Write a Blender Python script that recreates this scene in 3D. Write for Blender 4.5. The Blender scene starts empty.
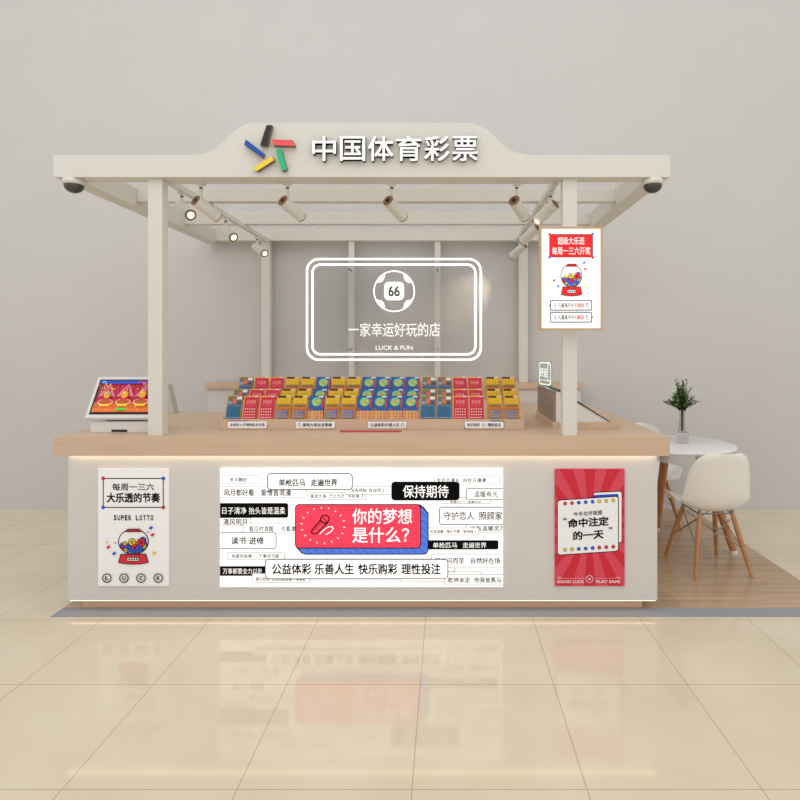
import bpy, math, random
from mathutils import Vector, Matrix
random.seed(7)
S = bpy.context.scene
C = S.collection
SC, D0, EYE, VX, VY = 190.0, 3.05, 1.41, 447.0, 348.0   # survey scale of the front plane (y = 0)

def X(px, R=1.0): return (px - VX) * R / SC
def Z(py, R=1.0): return EYE + (VY - py) * R / SC
def Y(R): return D0 * (R - 1)

# ------------------------------------------------------------------ materials
def srgb(c):
    out = []
    for v in c:
        v /= 255.0
        out.append(v / 12.92 if v <= 0.04045 else ((v + 0.055) / 1.055) ** 2.4)
    return tuple(out) + (1.0,)
MATS = {}
def mat(name, col, rough=0.5, metal=0.0, emit=0.0, spec=0.5, coat=0.0, noise=0.0, nscale=8.0, trans=0.0, alpha=1.0):
    if name in MATS: return MATS[name]
    m = bpy.data.materials.new(name); m.use_nodes = True
    nt = m.node_tree; b = nt.nodes['Principled BSDF']
    c = srgb(col)
    b.inputs['Base Color'].default_value = c
    b.inputs['Roughness'].default_value = rough
    b.inputs['Metallic'].default_value = metal
    b.inputs['Specular IOR Level'].default_value = spec
    b.inputs['Coat Weight'].default_value = coat
    b.inputs['Transmission Weight'].default_value = trans
    b.inputs['Alpha'].default_value = alpha
    if emit:
        b.inputs['Emission Color'].default_value = c
        b.inputs['Emission Strength'].default_value = emit
    if noise:
        tc = nt.nodes.new('ShaderNodeTexCoord'); n = nt.nodes.new('ShaderNodeTexNoise')
        n.inputs['Scale'].default_value = nscale; n.inputs['Detail'].default_value = 4
        r = nt.nodes.new('ShaderNodeValToRGB')
        r.color_ramp.elements[0].position = .3; r.color_ramp.elements[1].position = .7
        r.color_ramp.elements[0].color = tuple(v * (1 - noise) for v in c[:3]) + (1,)
        r.color_ramp.elements[1].color = tuple(min(1, v * (1 + noise)) for v in c[:3]) + (1,)
        nt.links.new(tc.outputs['Object'], n.inputs['Vector'])
        nt.links.new(n.outputs['Fac'], r.inputs['Fac'])
        nt.links.new(r.outputs['Color'], b.inputs['Base Color'])
    MATS[name] = m
    return m

def wood(name, c1, c2, scale=(1.5, 30, 30), rough=0.45, planks=None):
    m = bpy.data.materials.new(name); m.use_nodes = True
    nt = m.node_tree; b = nt.nodes['Principled BSDF']; b.inputs['Roughness'].default_value = rough
    tc = nt.nodes.new('ShaderNodeTexCoord'); mp = nt.nodes.new('ShaderNodeMapping')
    mp.inputs['Scale'].default_value = scale
    n = nt.nodes.new('ShaderNodeTexNoise'); n.inputs['Scale'].default_value = 1.0; n.inputs['Detail'].default_value = 5
    n.inputs['Roughness'].default_value = .6; n.inputs['Distortion'].default_value = .4
    r = nt.nodes.new('ShaderNodeValToRGB')
    r.color_ramp.elements[0].position = .28; r.color_ramp.elements[1].position = .72
    r.color_ramp.elements[0].color = srgb(c1); r.color_ramp.elements[1].color = srgb(c2)
    nt.links.new(tc.outputs['Object'], mp.inputs['Vector']); nt.links.new(mp.outputs['Vector'], n.inputs['Vector'])
    nt.links.new(n.outputs['Fac'], r.inputs['Fac'])
    out = r.outputs['Color']
    if planks:
        br = nt.nodes.new('ShaderNodeTexBrick')
        br.inputs['Color1'].default_value = (1, 1, 1, 1); br.inputs['Color2'].default_value = (.86, .85, .84, 1)
        br.inputs['Mortar'].default_value = (.66, .62, .58, 1); br.inputs['Scale'].default_value = 1.0
        br.inputs['Mortar Size'].default_value = .0012
        br.inputs['Brick Width'].default_value = planks[0]; br.inputs['Row Height'].default_value = planks[1]
        nt.links.new(tc.outputs['Object'], br.inputs['Vector'])
        mx = nt.nodes.new('ShaderNodeMix'); mx.data_type = 'RGBA'; mx.blend_type = 'MULTIPLY'; mx.inputs[0].default_value = 1
        nt.links.new(out, mx.inputs[6]); nt.links.new(br.outputs['Color'], mx.inputs[7]); out = mx.outputs[2]
    nt.links.new(out, b.inputs['Base Color'])
    MATS[name] = m
    return m

def tile_mat():
    m = bpy.data.materials.new('floor_tile'); m.use_nodes = True
    nt = m.node_tree; b = nt.nodes['Principled BSDF']; b.inputs['Roughness'].default_value = .075
    b.inputs['Specular IOR Level'].default_value = .55
    tc = nt.nodes.new('ShaderNodeTexCoord'); mp = nt.nodes.new('ShaderNodeMapping')
    mp.inputs['Location'].default_value = (.112, .045 - 1.95, 0)
    br = nt.nodes.new('ShaderNodeTexBrick'); br.offset = 0; br.inputs['Scale'].default_value = 1
    br.inputs['Brick Width'].default_value = .559; br.inputs['Row Height'].default_value = .577
    br.inputs['Mortar Size'].default_value = .0016; br.inputs['Mortar Smooth'].default_value = 0
    br.inputs['Color1'].default_value = (1, 1, 1, 1); br.inputs['Color2'].default_value = (.985, .98, .975, 1)
    br.inputs['Mortar'].default_value = (.58, .56, .53, 1)
    n = nt.nodes.new('ShaderNodeTexNoise'); n.inputs['Scale'].default_value = 3; n.inputs['Detail'].default_value = 6
    r = nt.nodes.new('ShaderNodeValToRGB')
    r.color_ramp.elements[0].position = .3; r.color_ramp.elements[1].position = .7
    r.color_ramp.elements[0].color = srgb((218, 204, 176)); r.color_ramp.elements[1].color = srgb((226, 213, 188))
    mx = nt.nodes.new('ShaderNodeMix'); mx.data_type = 'RGBA'; mx.blend_type = 'MULTIPLY'; mx.inputs[0].default_value = 1
    nt.links.new(tc.outputs['Object'], mp.inputs['Vector']); nt.links.new(mp.outputs['Vector'], br.inputs['Vector'])
    nt.links.new(tc.outputs['Object'], n.inputs['Vector']); nt.links.new(n.outputs['Fac'], r.inputs['Fac'])
    nt.links.new(r.outputs['Color'], mx.inputs[6]); nt.links.new(br.outputs['Color'], mx.inputs[7])
    nt.links.new(mx.outputs[2], b.inputs['Base Color'])
    return m

def sheet(name, col, see_through, rough=.1, diffuse=True):
    """clear or tinted acrylic: part transparent, part surface"""
    m = bpy.data.materials.new(name); m.use_nodes = True
    nt = m.node_tree; nt.nodes.clear()
    o = nt.nodes.new('ShaderNodeOutputMaterial'); mx = nt.nodes.new('ShaderNodeMixShader')
    t = nt.nodes.new('ShaderNodeBsdfTransparent'); p = nt.nodes.new('ShaderNodeBsdfPrincipled')
    p.inputs['Base Color'].default_value = srgb(col); p.inputs['Roughness'].default_value = rough
    mx.inputs[0].default_value = 1 - see_through
    nt.links.new(t.outputs[0], mx.inputs[1]); nt.links.new(p.outputs[0], mx.inputs[2]); nt.links.new(mx.outputs[0], o.inputs[0])
    MATS[name] = m
    return m

M_wall = mat('wall_paint', (207, 204, 200), .9, noise=.012, nscale=2)
M_white = mat('cream_lacquer', (221, 218, 208), .45, noise=.01, nscale=5)
M_body = mat('counter_lacquer', (216, 211, 206), .5, noise=.012, nscale=4)
M_wood = wood('maple_laminate', (204, 174, 145), (214, 185, 157), (1.2, 26, 26), .42)
M_woody = wood('maple_laminate_side', (204, 174, 145), (214, 185, 157), (26, 1.2, 26), .42)
M_lam = wood('floor_laminate', (176, 146, 113), (205, 176, 143), (1.4, 22, 22), .25, planks=(1.25, .19))
M_leg = wood('beech_leg', (176, 116, 72), (204, 146, 100), (30, 30, 3), .4)
M_board = wood('grey_oak_board', (134, 116, 98), (160, 142, 122), (30, 1.5, 40), .5)
M_edge = wood('oak_edge', (196, 160, 122), (208, 174, 138), (20, 20, 2), .5)
M_tile = tile_mat()
M_grey = mat('grey_trim', (150, 152, 158), .6)
M_black = mat('black', (18, 18, 20), .35)
M_ink = mat('ink', (10, 10, 10), .6, spec=.15)
M_paper = mat('poster_white', (250, 250, 250), .5)
M_hp = mat('backlit_white', (255, 255, 255), .5, emit=.3)
M_bann = mat('lightbox_white', (255, 255, 255), .5, emit=.42)
M_glow = mat('neon_white', (255, 255, 255), .4, emit=1.05)
M_glt = mat('letter_white', (255, 255, 255), .4, emit=.4)
M_led = mat('warm_led', (255, 232, 204), .4, emit=3.8)
M_led2 = mat('warm_led_low', (255, 234, 206), .4, emit=1.6)
M_lens = mat('lamp_lens', (255, 244, 222), .4, emit=2.5)
M_bronze = mat('bronze_rim', (150, 116, 84), .35, metal=.4)
M_dark = mat('dark_dome', (62, 60, 57), .12, spec=.6)
M_wire = mat('steel_wire', (150, 150, 150), .3, metal=.9)
M_shell = mat('white_plastic', (244, 243, 242), .38)
M_shell_shaded = mat('white_plastic_shaded', (242, 237, 226), .38)  # same white shell for the near chair, its shade put into the colour
M_ttop = mat('table_white', (236, 236, 234), .2)
M_dev = mat('device_white', (226, 222, 217), .35)
M_char = mat('character_white', (255, 255, 255), .4, emit=.15)
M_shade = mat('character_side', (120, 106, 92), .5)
M_leaf = mat('leaf_green', (58, 84, 44), .5, noise=.3, nscale=30)
M_leafy = mat('leaf_yellow_green', (140, 164, 66), .5)
M_glass = bpy.data.materials.new('clear_glass'); M_glass.use_nodes = True
_b = M_glass.node_tree.nodes['Principled BSDF']; _b.inputs['Transmission Weight'].default_value = 1
_b.inputs['Roughness'].default_value = .02; _b.inputs['IOR'].default_value = 1.3
M_pane = sheet('grey_glass_pane', (180, 180, 180), .97)
M_acr = sheet('grey_acrylic', (160, 160, 160), .86, .04)
M_roof = sheet('frosted_roof_sheet', (240, 243, 250), .85, .3)
M_plq = sheet('plaque_acrylic', (200, 214, 208), .5)
def flat(name, c, e=0.0, r=.5): return mat(name, c, r, emit=e)

# ------------------------------------------------------------------ mesh builder
class MB:
    def __init__(s): s.v = []; s.f = []; s.mi = []; s.m = []; s.sm = []
    def _m(s, m):
        if m not in s.m: s.m.append(m)
        return s.m.index(m)
    def add(s, vs, fs, m, smooth=False):
        o = len(s.v); i = s._m(m)
        s.v += [tuple(v) for v in vs]
        for f in fs: s.f.append([o + k for k in f]); s.mi.append(i); s.sm.append(smooth)
    def box(s, x0, x1, y0, y1, z0, z1, m, xf=None):
        vs = [Vector((x, y, z)) for z in (z0, z1) for y in (y0, y1) for x in (x0, x1)]
        if xf: vs = [xf(v) for v in vs]
        s.add(vs, [(0, 2, 3, 1), (4, 5, 7, 6), (0, 1, 5, 4), (2, 6, 7, 3), (0, 4, 6, 2), (1, 3, 7, 5)], m)
    def prism(s, pts, f0, f1, m, ms=None):
        """pts 2-D outline; f0/f1 map a point to the front and the back face"""
        n = len(pts); a = [f0(*p) for p in pts]; b = [f1(*p) for p in pts]
        s.add(a + b, [list(range(n)), list(range(2 * n - 1, n - 1, -1))], m)
        s.add(a + b, [(i, i + n, (i + 1) % n + n, (i + 1) % n) for i in range(n)], ms or m)
    def tube(s, pts, rad, m, n=12, cap=True):
        pts = [Vector(p) for p in pts]
        if not hasattr(rad, '__len__'): rad = [rad] * len(pts)
        vs = []; fs = []; up = None
        for i, p in enumerate(pts):
            t = (pts[min(i + 1, len(pts) - 1)] - pts[max(i - 1, 0)]).normalized()
            if up is None:
                up = Vector((0, 0, 1)) if abs(t.z) < .9 else Vector((1, 0, 0))
            a = t.cross(up).normalized(); b = a.cross(t).normalized(); up = b
            for k in range(n):
                q = 2 * math.pi * k / n
                vs.append(p + a * math.cos(q) * rad[i] + b * math.sin(q) * rad[i])
        for i in range(len(pts) - 1):
            for k in range(n):
                fs.append((i * n + k, i * n + (k + 1) % n, (i + 1) * n + (k + 1) % n, (i + 1) * n + k))
        s.add(vs, fs, m, True)
        if cap:
            s.add(vs, [list(range(n - 1, -1, -1)), list(range((len(pts) - 1) * n, len(pts) * n))], m)
    def loop(s, pts, rad, m, n=8):
        """closed tube in an xz plane"""
        pts = [Vector(p) for p in pts]; N = len(pts); vs = []; fs = []
        for i, p in enumerate(pts):
            t = (pts[(i + 1) % N] - pts[i - 1]).normalized()
            a = Vector((0, 1, 0)); b = t.cross(a).normalized()
            for k in range(n):
                q = 2 * math.pi * k / n
                vs.append(p + a * math.cos(q) * rad + b * math.sin(q) * rad)
        for i in range(N):
            for k in range(n):
                j = (i + 1) % N
                fs.append((i * n + k, i * n + (k + 1) % n, j * n + (k + 1) % n, j * n + k))
        s.add(vs, fs, m, True)
    def lathe(s, prof, m, c=(0, 0, 0), n=32):
        vs = []; fs = []
        for r, z in prof:
            for k in range(n):
                q = 2 * math.pi * k / n
                vs.append((c[0] + r * math.cos(q), c[1] + r * math.sin(q), c[2] + z))
        for i in range(len(prof) - 1):
            for k in range(n):
                fs.append((i * n + k, i * n + (k + 1) % n, (i + 1) * n + (k + 1) % n, (i + 1) * n + k))
        s.add(vs, fs, m, True)
    def build(s, name, parent=None, bevel=0, auto=False):
        """world-space vertices; origin goes to the foot of the mesh (or the parent's frame)"""
        if parent is None:
            xs, ys, zs = zip(*s.v)
            o = Vector(((min(xs) + max(xs)) / 2, (min(ys) + max(ys)) / 2, min(zs)))
        else: o = Vector(parent['_o']) if '_o' in parent else Vector((0, 0, 0))
        me = bpy.data.meshes.new(name)
        me.from_pydata([tuple(Vector(v) - o) for v in s.v], [], s.f)
        for m in s.m: me.materials.append(m)
        me.polygons.foreach_set('material_index', s.mi); me.polygons.foreach_set('use_smooth', s.sm)
        me.update()
        ob = bpy.data.objects.new(name, me); C.objects.link(ob)
        if parent is None: ob.location = o; ob['_o'] = list(o)
        else: ob.parent = parent; ob['_o'] = list(o)
        if bevel:
            b = ob.modifiers.new('bevel', 'BEVEL'); b.width = bevel; b.segments = 2; b.limit_method = 'ANGLE'; b.angle_limit = .9
        return ob

def tag(o, label, cat, group=None):
    o['label'] = label; o['category'] = cat
    if group: o['group'] = group
    return o
def thing(name, label, cat, loc=(0, 0, 0), group=None, world=True):
    o = bpy.data.objects.new(name, None); C.objects.link(o); o.location = loc; o.empty_display_size = .05
    o['_o'] = list(loc) if world else [0, 0, 0]
    return tag(o, label, cat, group)
def struct(mb, name):
    o = mb.build(name); o['kind'] = 'structure'; return o
def kids(o): return [c for c in bpy.data.objects if c.parent == o]
def copy_tree(o, parent=None):
    c = o.copy(); C.objects.link(c); c.parent = parent
    for ch in kids(o): copy_tree(ch, c)
    return c

# ------------------------------------------------------------------ text
_tc = {}
def glyphs(txt, bold=0.0):
    k = (txt, bold)
    if k not in _tc:
        cu = bpy.data.curves.new('t', 'FONT'); cu.body = txt; cu.resolution_u = 3
        ob = bpy.data.objects.new('t', cu); C.objects.link(ob)
        me = bpy.data.meshes.new_from_object(ob)
        vs = [(v.co.x, v.co.y) for v in me.vertices]; fs = [tuple(p.vertices) for p in me.polygons]
        bpy.data.objects.remove(ob); bpy.data.curves.remove(cu); bpy.data.meshes.remove(me)
        _tc[k] = (vs, fs)
    return _tc[k]

class Art(MB):
    """flat print on a real surface; fr(u, v, w) gives the point, w = layer height out of the surface"""
    def __init__(s, fr, step=.00004): super().__init__(); s.fr = fr; s.w = step; s.step = step
    def up(s): s.w += s.step
    def poly(s, pts, m):
        s.add([s.fr(u, v, s.w) for u, v in pts], [list(range(len(pts)))], m); s.up()
    def rect(s, u0, v0, u1, v1, m): s.poly([(u0, v0), (u1, v0), (u1, v1), (u0, v1)], m)
    def rr(s, u0, v0, u1, v1, r): return rrect(u0, v0, u1, v1, r)
    def rrect(s, u0, v0, u1, v1, r, m, line=None, lm=None, clip=None):
        cl = (lambda p: [(min(max(a, clip[0]), clip[2]), min(max(b, clip[1]), clip[3])) for a, b in p]) if clip else (lambda p: p)
        if line:
            s.poly(cl(rrect(u0, v0, u1, v1, r)), lm)
            s.poly(cl(rrect(u0 + line, v0 + line, u1 - line, v1 - line, max(r - line, .01))), m)
        else: s.poly(cl(rrect(u0, v0, u1, v1, r)), m)
    def disc(s, u, v, r, m, ry=None, n=28): s.poly([(u + r * math.cos(2 * math.pi * k / n), v + (ry or r) * math.sin(2 * math.pi * k / n)) for k in range(n)], m)
    def ring(s, u, v, r, t, m, n=32, ry=None):
        ry = ry or r; vs = []; fs = []
        for k in range(n):
            q = 2 * math.pi * k / n; vs += [s.fr(u + r * math.cos(q), v + ry * math.sin(q), s.w), s.fr(u + (r - t) * math.cos(q), v + (ry - t) * math.sin(q), s.w)]
        for k in range(n):
            j = (k + 1) % n; fs.append((2 * k, 2 * j, 2 * j + 1, 2 * k + 1))
        s.add(vs, fs, m); s.up()
    def line(s, pts, t, m):
        for (a, b), (c, d) in zip(pts, pts[1:]):
            L = math.hypot(c - a, d - b) or 1; nx, ny = -(d - b) / L * t / 2, (c - a) / L * t / 2
            ex, ey = (c - a) / L * t * .3, (d - b) / L * t * .3
            s.add([s.fr(a - ex + nx, b - ey + ny, s.w), s.fr(c + ex + nx, d + ey + ny, s.w), s.fr(c + ex - nx, d + ey - ny, s.w), s.fr(a - ex - nx, b - ey - ny, s.w)], [(0, 1, 2, 3)], m)
        s.up()
    def text(s, txt, u0, v0, u1, v1, m, bold=.0, slope=0.0, clip=None):
        """fitted to the box; v0 is the top in photo-style (downward) axes, slope = dv per du"""
        vs, fs = glyphs(txt)
        xs = [a for a, b in vs]; ys = [b for a, b in vs]
        x0, x1, y0, y1 = min(xs), max(xs), min(ys), max(ys)
        if y1 - y0 < .3: y0, y1 = -.1, .75
        o = []
        for a, b in vs:
            u = u0 + (a - x0) / (x1 - x0) * (u1 - u0); v = v1 + (b - y0) / (y1 - y0) * (v0 - v1) + slope * (u - u0)
            o.append((u, v))
        ku, kv = (u1 - u0) / (x1 - x0), (v0 - v1) / (y1 - y0)
        for du, dv in ([(0, 0)] if not bold else [(-1, -1), (1, -1), (1, 1), (-1, 1)]):
            q = [(u + du * bold * ku, v + dv * bold * kv) for u, v in o]
            if clip is not None: q = [(min(u, clip), v) for u, v in q]
            s.add([s.fr(u, v, s.w) for u, v in q], fs, m); s.w += .00002
        s.up()

def rrect(u0, v0, u1, v1, r, n=6):
    if u1 < u0: u0, u1 = u1, u0
    if v1 < v0: v0, v1 = v1, v0
    r = min(r, (u1 - u0) / 2, (v1 - v0) / 2); out = []
    for cx, cy, a in ((u1 - r, v1 - r, 0), (u0 + r, v1 - r, 90), (u0 + r, v0 + r, 180), (u1 - r, v0 + r, 270)):
        for k in range(n + 1):
            q = math.radians(a + 90 * k / n); out.append((cx + r * math.cos(q), cy + r * math.sin(q)))
    return out
def front(R):   # print on a wall-parallel face at depth R, in survey units
    return lambda u, v, w: Vector((X(u, R), Y(R) - w, Z(v, R)))

# ================================================================== the room
m = MB(); m.box(-14, 14, -6, 2.1, -.05, 0, M_tile); struct(m, 'floor')
m = MB(); m.box(-14, 14, 2.01, 2.2, -.05, 7, M_wall); struct(m, 'wall_back')
m = MB(); m.box(-2.08, 2.14, .088, 2.01, .0, .002, M_lam); struct(m, 'floor_platform')
m = MB(); m.box(-2.078, 2.14, -.012, .088, 0, .003, M_grey); struct(m, 'trim_1')

# ================================================================== canopy
XL, XR = -2.074, 1.174
ZB, ZT = 2.31, 2.426
PX = (-1.552, .654)
can = thing('canopy', 'cream kiosk canopy on four square posts with an arched sign board', 'canopy', (-.45, 1, .95))
S1 = [(194, 154.9), (205, 153), (215.5, 148.7), (222, 142.5), (228.5, 136), (235, 130.5), (241.5, 126.2), (248, 123.7), (257, 122.7)]
S2 = [(461, 122.7), (470, 123.3), (479, 125.8), (488.7, 130.5), (495, 137), (501.7, 144), (508, 148.7), (514.7, 151.8), (530, 154.9)]
def spline(P, n=4):
    P = [Vector(p) for p in P]; out = []
    for i in range(len(P) - 1):
        a, b, c, d = P[max(i - 1, 0)], P[i], P[i + 1], P[min(i + 2, len(P) - 1)]
        for k in range(n):
            t = k / n; out.append(tuple(.5 * ((2 * b) + (c - a) * t + (2 * a - 5 * b + 4 * c - d) * t * t + (3 * b - a - 3 * c + d) * t ** 3)))
    return out + [tuple(P[-1])]
out = [(53, 177), (670, 177), (670, 154.9)] + list(reversed(spline(S2))) + list(reversed(spline(S1))) + [(53, 154.9)]
m = MB(); m.prism(out, lambda u, v: Vector((X(u), 0, Z(v))), lambda u, v: Vector((X(u), .095, Z(v))), M_white)
fas = m.build('fascia', can, bevel=.002)
m = MB(); m.box(XL, XL + .102, .095, 1.975, ZB, ZT, M_white); m.build('side_beam', can, .002)
m = MB(); m.box(XR - .102, XR, .095, 1.975, ZB, ZT, M_white); m.build('side_beam', can, .002)
for y in (.63, 1.30, 1.88):
    m = MB(); m.box(XL + .102, XR - .102, y, y + .06 + (.035 if y > 1.8 else 0), 2.341 if y < 1.8 else 2.325, ZT, M_white); m.build('cross_beam', can, .002)
for px in PX:
    m = MB(); m.box(px - .038, px + .038, .03, .095, .942, ZB, M_white); m.build('post', can, .0025)
    m = MB(); m.box(px - .038, px + .038, 1.905, 1.975, 1.116, 2.325, M_white); m.build('post', can, .0025)
for px in (-.817, -.081):
    m = MB(); m.box(px - .025, px + .025, 1.905, 1.955, 1.116, 2.325, M_white); m.build('mullion', can, .002)
for a, b in ((PX[0] + .038, -.842), (-.792, -.106), (-.056, PX[1] - .038)):
    m = MB(); m.box(a, b, 1.927, 1.933, 1.118, 2.325, M_pane); m.build('glass_pane', can)
m = MB(); m.box(XL + .01, XR - .01, .1, 1.965, ZT + .001, ZT + .007, M_roof); m.build('roof_sheet', can)

# raised characters, 中国体育彩票
for i, ch in enumerate('中国体育彩票'):
    vs, fs = glyphs(ch)
    xs = [a for a, b in vs]; ys = [b for a, b in vs]; x0, x1, y0, y1 = min(xs), max(xs), min(ys), max(ys)
    u0 = 311.8 + i * 28.1; u1 = u0 + 25.4
    if ch == '中': u0 += .4; u1 -= 1.2
    f = lambda a, b: (X(u0 + .3 + (a - x0) / (x1 - x0) * (u1 - u0 - .6), .9915), Z(160.7 - (b - y0) / (y1 - y0) * 24.4, .9915))
    n = len(vs)
    cnt = {}
    for q in fs:
        for k in range(len(q)): e = (q[k], q[(k + 1) % len(q)]); cnt[e] = 1
    m = MB()
    for yf, du, dv in ((-.026, -1, -1), (-.0262, 1, -1), (-.0264, 1, 1), (-.0266, -1, 1)):
        pts = [(x + du * .0016, z + dv * .0016) for x, z in (f(a, b) for a, b in vs)]
        m.add([(x, yf, z) for x, z in pts], fs, M_char)
        both = [(x, yf, z) for x, z in pts] + [(x, .0, z) for x, z in pts]
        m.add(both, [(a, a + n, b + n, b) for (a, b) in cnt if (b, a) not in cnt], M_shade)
    m.build('sign_character', fas)
bars = [('black bar', (30, 30, 32), [(697, 77), (714, 77), (698, 140), (677, 138)]),
        ('blue bar', (16, 78, 170), [(633, 121), (688, 163), (683, 176), (628, 137)]),
        ('red bar', (246, 82, 90), [(712, 121), (777, 123), (784, 141), (718, 139)]),
        ('green bar', (20, 190, 125), [(725, 155), (741, 150), (759, 213), (744, 218)]),
        ('yellow bar', (248, 216, 60), [(713, 172), (720, 185), (666, 219), (654, 208)])]
for lb, c, q in bars:
    pts = [(40 + a / 3.077, 100 + b / 3.077) for a, b in q]
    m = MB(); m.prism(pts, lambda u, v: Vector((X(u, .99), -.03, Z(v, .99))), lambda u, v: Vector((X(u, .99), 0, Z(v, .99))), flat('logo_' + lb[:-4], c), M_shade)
    o = m.build('logo_bar', fas); o['label'] = lb

# ================================================================== glowing sign on clear sheet at the back
R = 1.585; YS = Y(R)
sgn = thing('neon_sign', 'white glowing sign with double rounded outline and soccer ball, on grey acrylic at the back', 'sign', (X(394, R), YS, Z(361, R)))
m = MB(); m.prism(rrect(306.5, 258.5, 481.5, 360.5, 13), lambda u, v: Vector((X(u, R), YS, Z(v, R))), lambda u, v: Vector((X(u, R), YS + .006, Z(v, R))), M_acr)
m.build('acrylic_panel', sgn)
for d, rr_ in ((1.2, 12), (6.7, 8)):
    m = MB(); m.loop([(X(u, R), YS - .008, Z(v, R)) for u, v in rrect(306 + d, 258 + d, 482 - d, 361 - d, rr_, 10)], .0088, M_glow); m.build('glow_tube', sgn)
def raised(dep):  # lettering with a little thickness
    return lambda u, v, w: Vector((X(u, R), YS - dep - w, Z(v, R)))
a = Art(raised(.004)); a.ring(394.2, 291.3, 20.7, 1.1, M_glow, 48)
for sx in (-1, 1):
    for sy in (-1, 1):
        pts = []
        for k in range(9):
            q = math.radians(27 + 36 * k / 8); pts.append((394.2 + sx * 19.9 * math.cos(q), 291.3 + sy * 19.9 * math.sin(q)))
        pts += [(394.2 + sx * 9.2, 291.3 + sy * 16.5), (394.2 + sx * 10.5, 291.3 + sy * 11.5), (394.2 + sx * 12.5, 291.3 + sy * 9.4), (394.2 + sx * 16.8, 291.3 + sy * 8.4)]
        a.poly(pts, M_glow)
a.poly(rrect(384.3, 282, 404, 300.2, 5), M_glow)
a.text('66', 388.6, 286.3, 399.6, 296.2, flat('digit_grey', (110, 108, 104)), .035)
a.build('ball_emblem', sgn)
a = Art(raised(.004)); a.text('一家幸运好玩的店', 348.3, 322.8, 440, 336.6, M_glt, .003); a.build('slogan_lettering', sgn)
a = Art(raised(.004)); a.text('LUCK & FUN', 375.8, 345.6, 412.6, 349.8, M_glt, .006); a.build('latin_lettering', sgn)
for u in (-.817, -.081):
    for z in (2.07, 1.40):
        m = MB(); m.tube([(u, 1.905, z), (u, YS + .006, z)], .008, M_wire); m.build('standoff', sgn)

# ================================================================== tracks, spotlights, domes
def rail(x0, x1, y0, y1, label):
    m = MB(); m.box(x0, x1, y0, y1, 2.31, 2.341, M_white); tag(m.build('track_rail', None, .002), label, 'track', 'lighting track rails')
rail(-1.50, .578, .097, .13, 'white lighting track running along behind the front sign board')
rail(-1.545, -1.512, .132, 1.88, 'white lighting track running front to back along the left posts')
rail(.582, .614, .132, 1.88, 'white lighting track running front to back along the right posts')

def make_spot(d, drop, name='spotlight'):
    """origin at the underside of the track; d = the way the lamp points"""
    d = Vector(d).normalized(); t = thing(name, '', 'spotlight', (0, 0, 0), 'white cylinder spotlights on tracks', False)
    m = MB(); m.box(-.022, .022, -.012, .012, -.012, 0, M_white); m.build('track_adapter', t, .002)
    m = MB(); m.tube([(0, 0, -.012), (0, 0, -drop + .02)], .008, M_white, 10); m.tube([(0, 0, -.024), (0, 0, -.032)], .0095, M_black, 10); m.build('swivel_arm', t)
    c = Vector((0, 0, -drop)); a = c - d * .036; b = c + d * .112; r = .032
    m = MB(); m.tube([a, b], r, M_white, 28); bar = m.build('barrel', t)
    m = MB(); m.tube([a - d * .0035, a], [r * .96, r * .99], M_bronze, 28); m.tube([a - d * .005, a - d * .003], r * .42, M_black, 20); m.build('end_cap', bar)
    m = MB(); m.tube([b, b + d * .006], [r * 1.0, r * 1.0], M_bronze, 28); m.build('rim', bar)
    m = MB(); m.tube([b + d * .005, b + d * .0075], r * .6, M_lens, 24); m.build('lens', bar)
    return t
LIGHTS = []
def put_spot(src, first, x, y, label, d, drop=.1):
    o = src if first else copy_tree(src)
    o.location = (x, y, 2.31); o['label'] = label
    LIGHTS.append((Vector((x, y, 2.31 - drop)) + Vector(d).normalized() * .135, Vector(d)))
dF, dL, dR = (.08, .13, -.07), (.68, -.56, -.47), (-.60, .54, -.50)
sF = make_spot(dF, .118); sL = make_spot(dL, .094); sR = make_spot(dR, .094)
for i, (px, lb) in enumerate([(201, 'white cylinder spotlight on front track, leftmost, below the coloured bar logo'), (287.5, 'white cylinder spotlight on front track, below the start of the sign characters'),
                              (391.8, 'white cylinder spotlight on front track, below the middle sign characters'), (516.7, 'white cylinder spotlight on front track, rightmost, nearest the hanging poster')]):
    put_spot(sF, i == 0, X(px, 1.037), .113, lb, dF)
for i, (y, lb) in enumerate([(.29, 'lit spotlight on left track, nearest the front post'), (.95, 'lit spotlight on left track, middle of the three'), (1.62, 'lit spotlight on left track, farthest back by the rear post')]):
    put_spot(sL, i == 0, -1.528, y, lb, dL)
for i, (y, lb) in enumerate([(.29, 'spotlight on right track, nearest the front post above the hanging poster'), (.95, 'spotlight on right track, middle of the three'), (1.62, 'spotlight on right track, farthest back by the rear right post')]):
    put_spot(sR, i == 0, .598, y, lb, dR)

def make_dome():
    t = thing('security_camera', 'white dome security camera under the left end of the canopy front', 'security camera', (0, 0, 0), 'dome cameras under the canopy', False)
    m = MB(); m.lathe([(.0, 0), (.056, 0), (.056, -.018), (.052, -.027), (.047, -.029), (0, -.029)], M_white); m.build('base_ring', t)
    m = MB(); m.lathe([(.047, -.026), (.048, -.032)] + [(.048 * math.cos(q), -.032 - .04 * math.sin(q)) for q in [k * math.pi / 16 for k in range(1, 9)]], M_dark)
    m.build('dome', t); return t
d1 = make_dome(); d1.location = (X(75.3, 1.02), .05, ZB)
d2 = copy_tree(d1); d2.location = (X(652, 1.02), .05, ZB); d2['label'] = 'white dome security camera under the right end of the canopy front'

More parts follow.
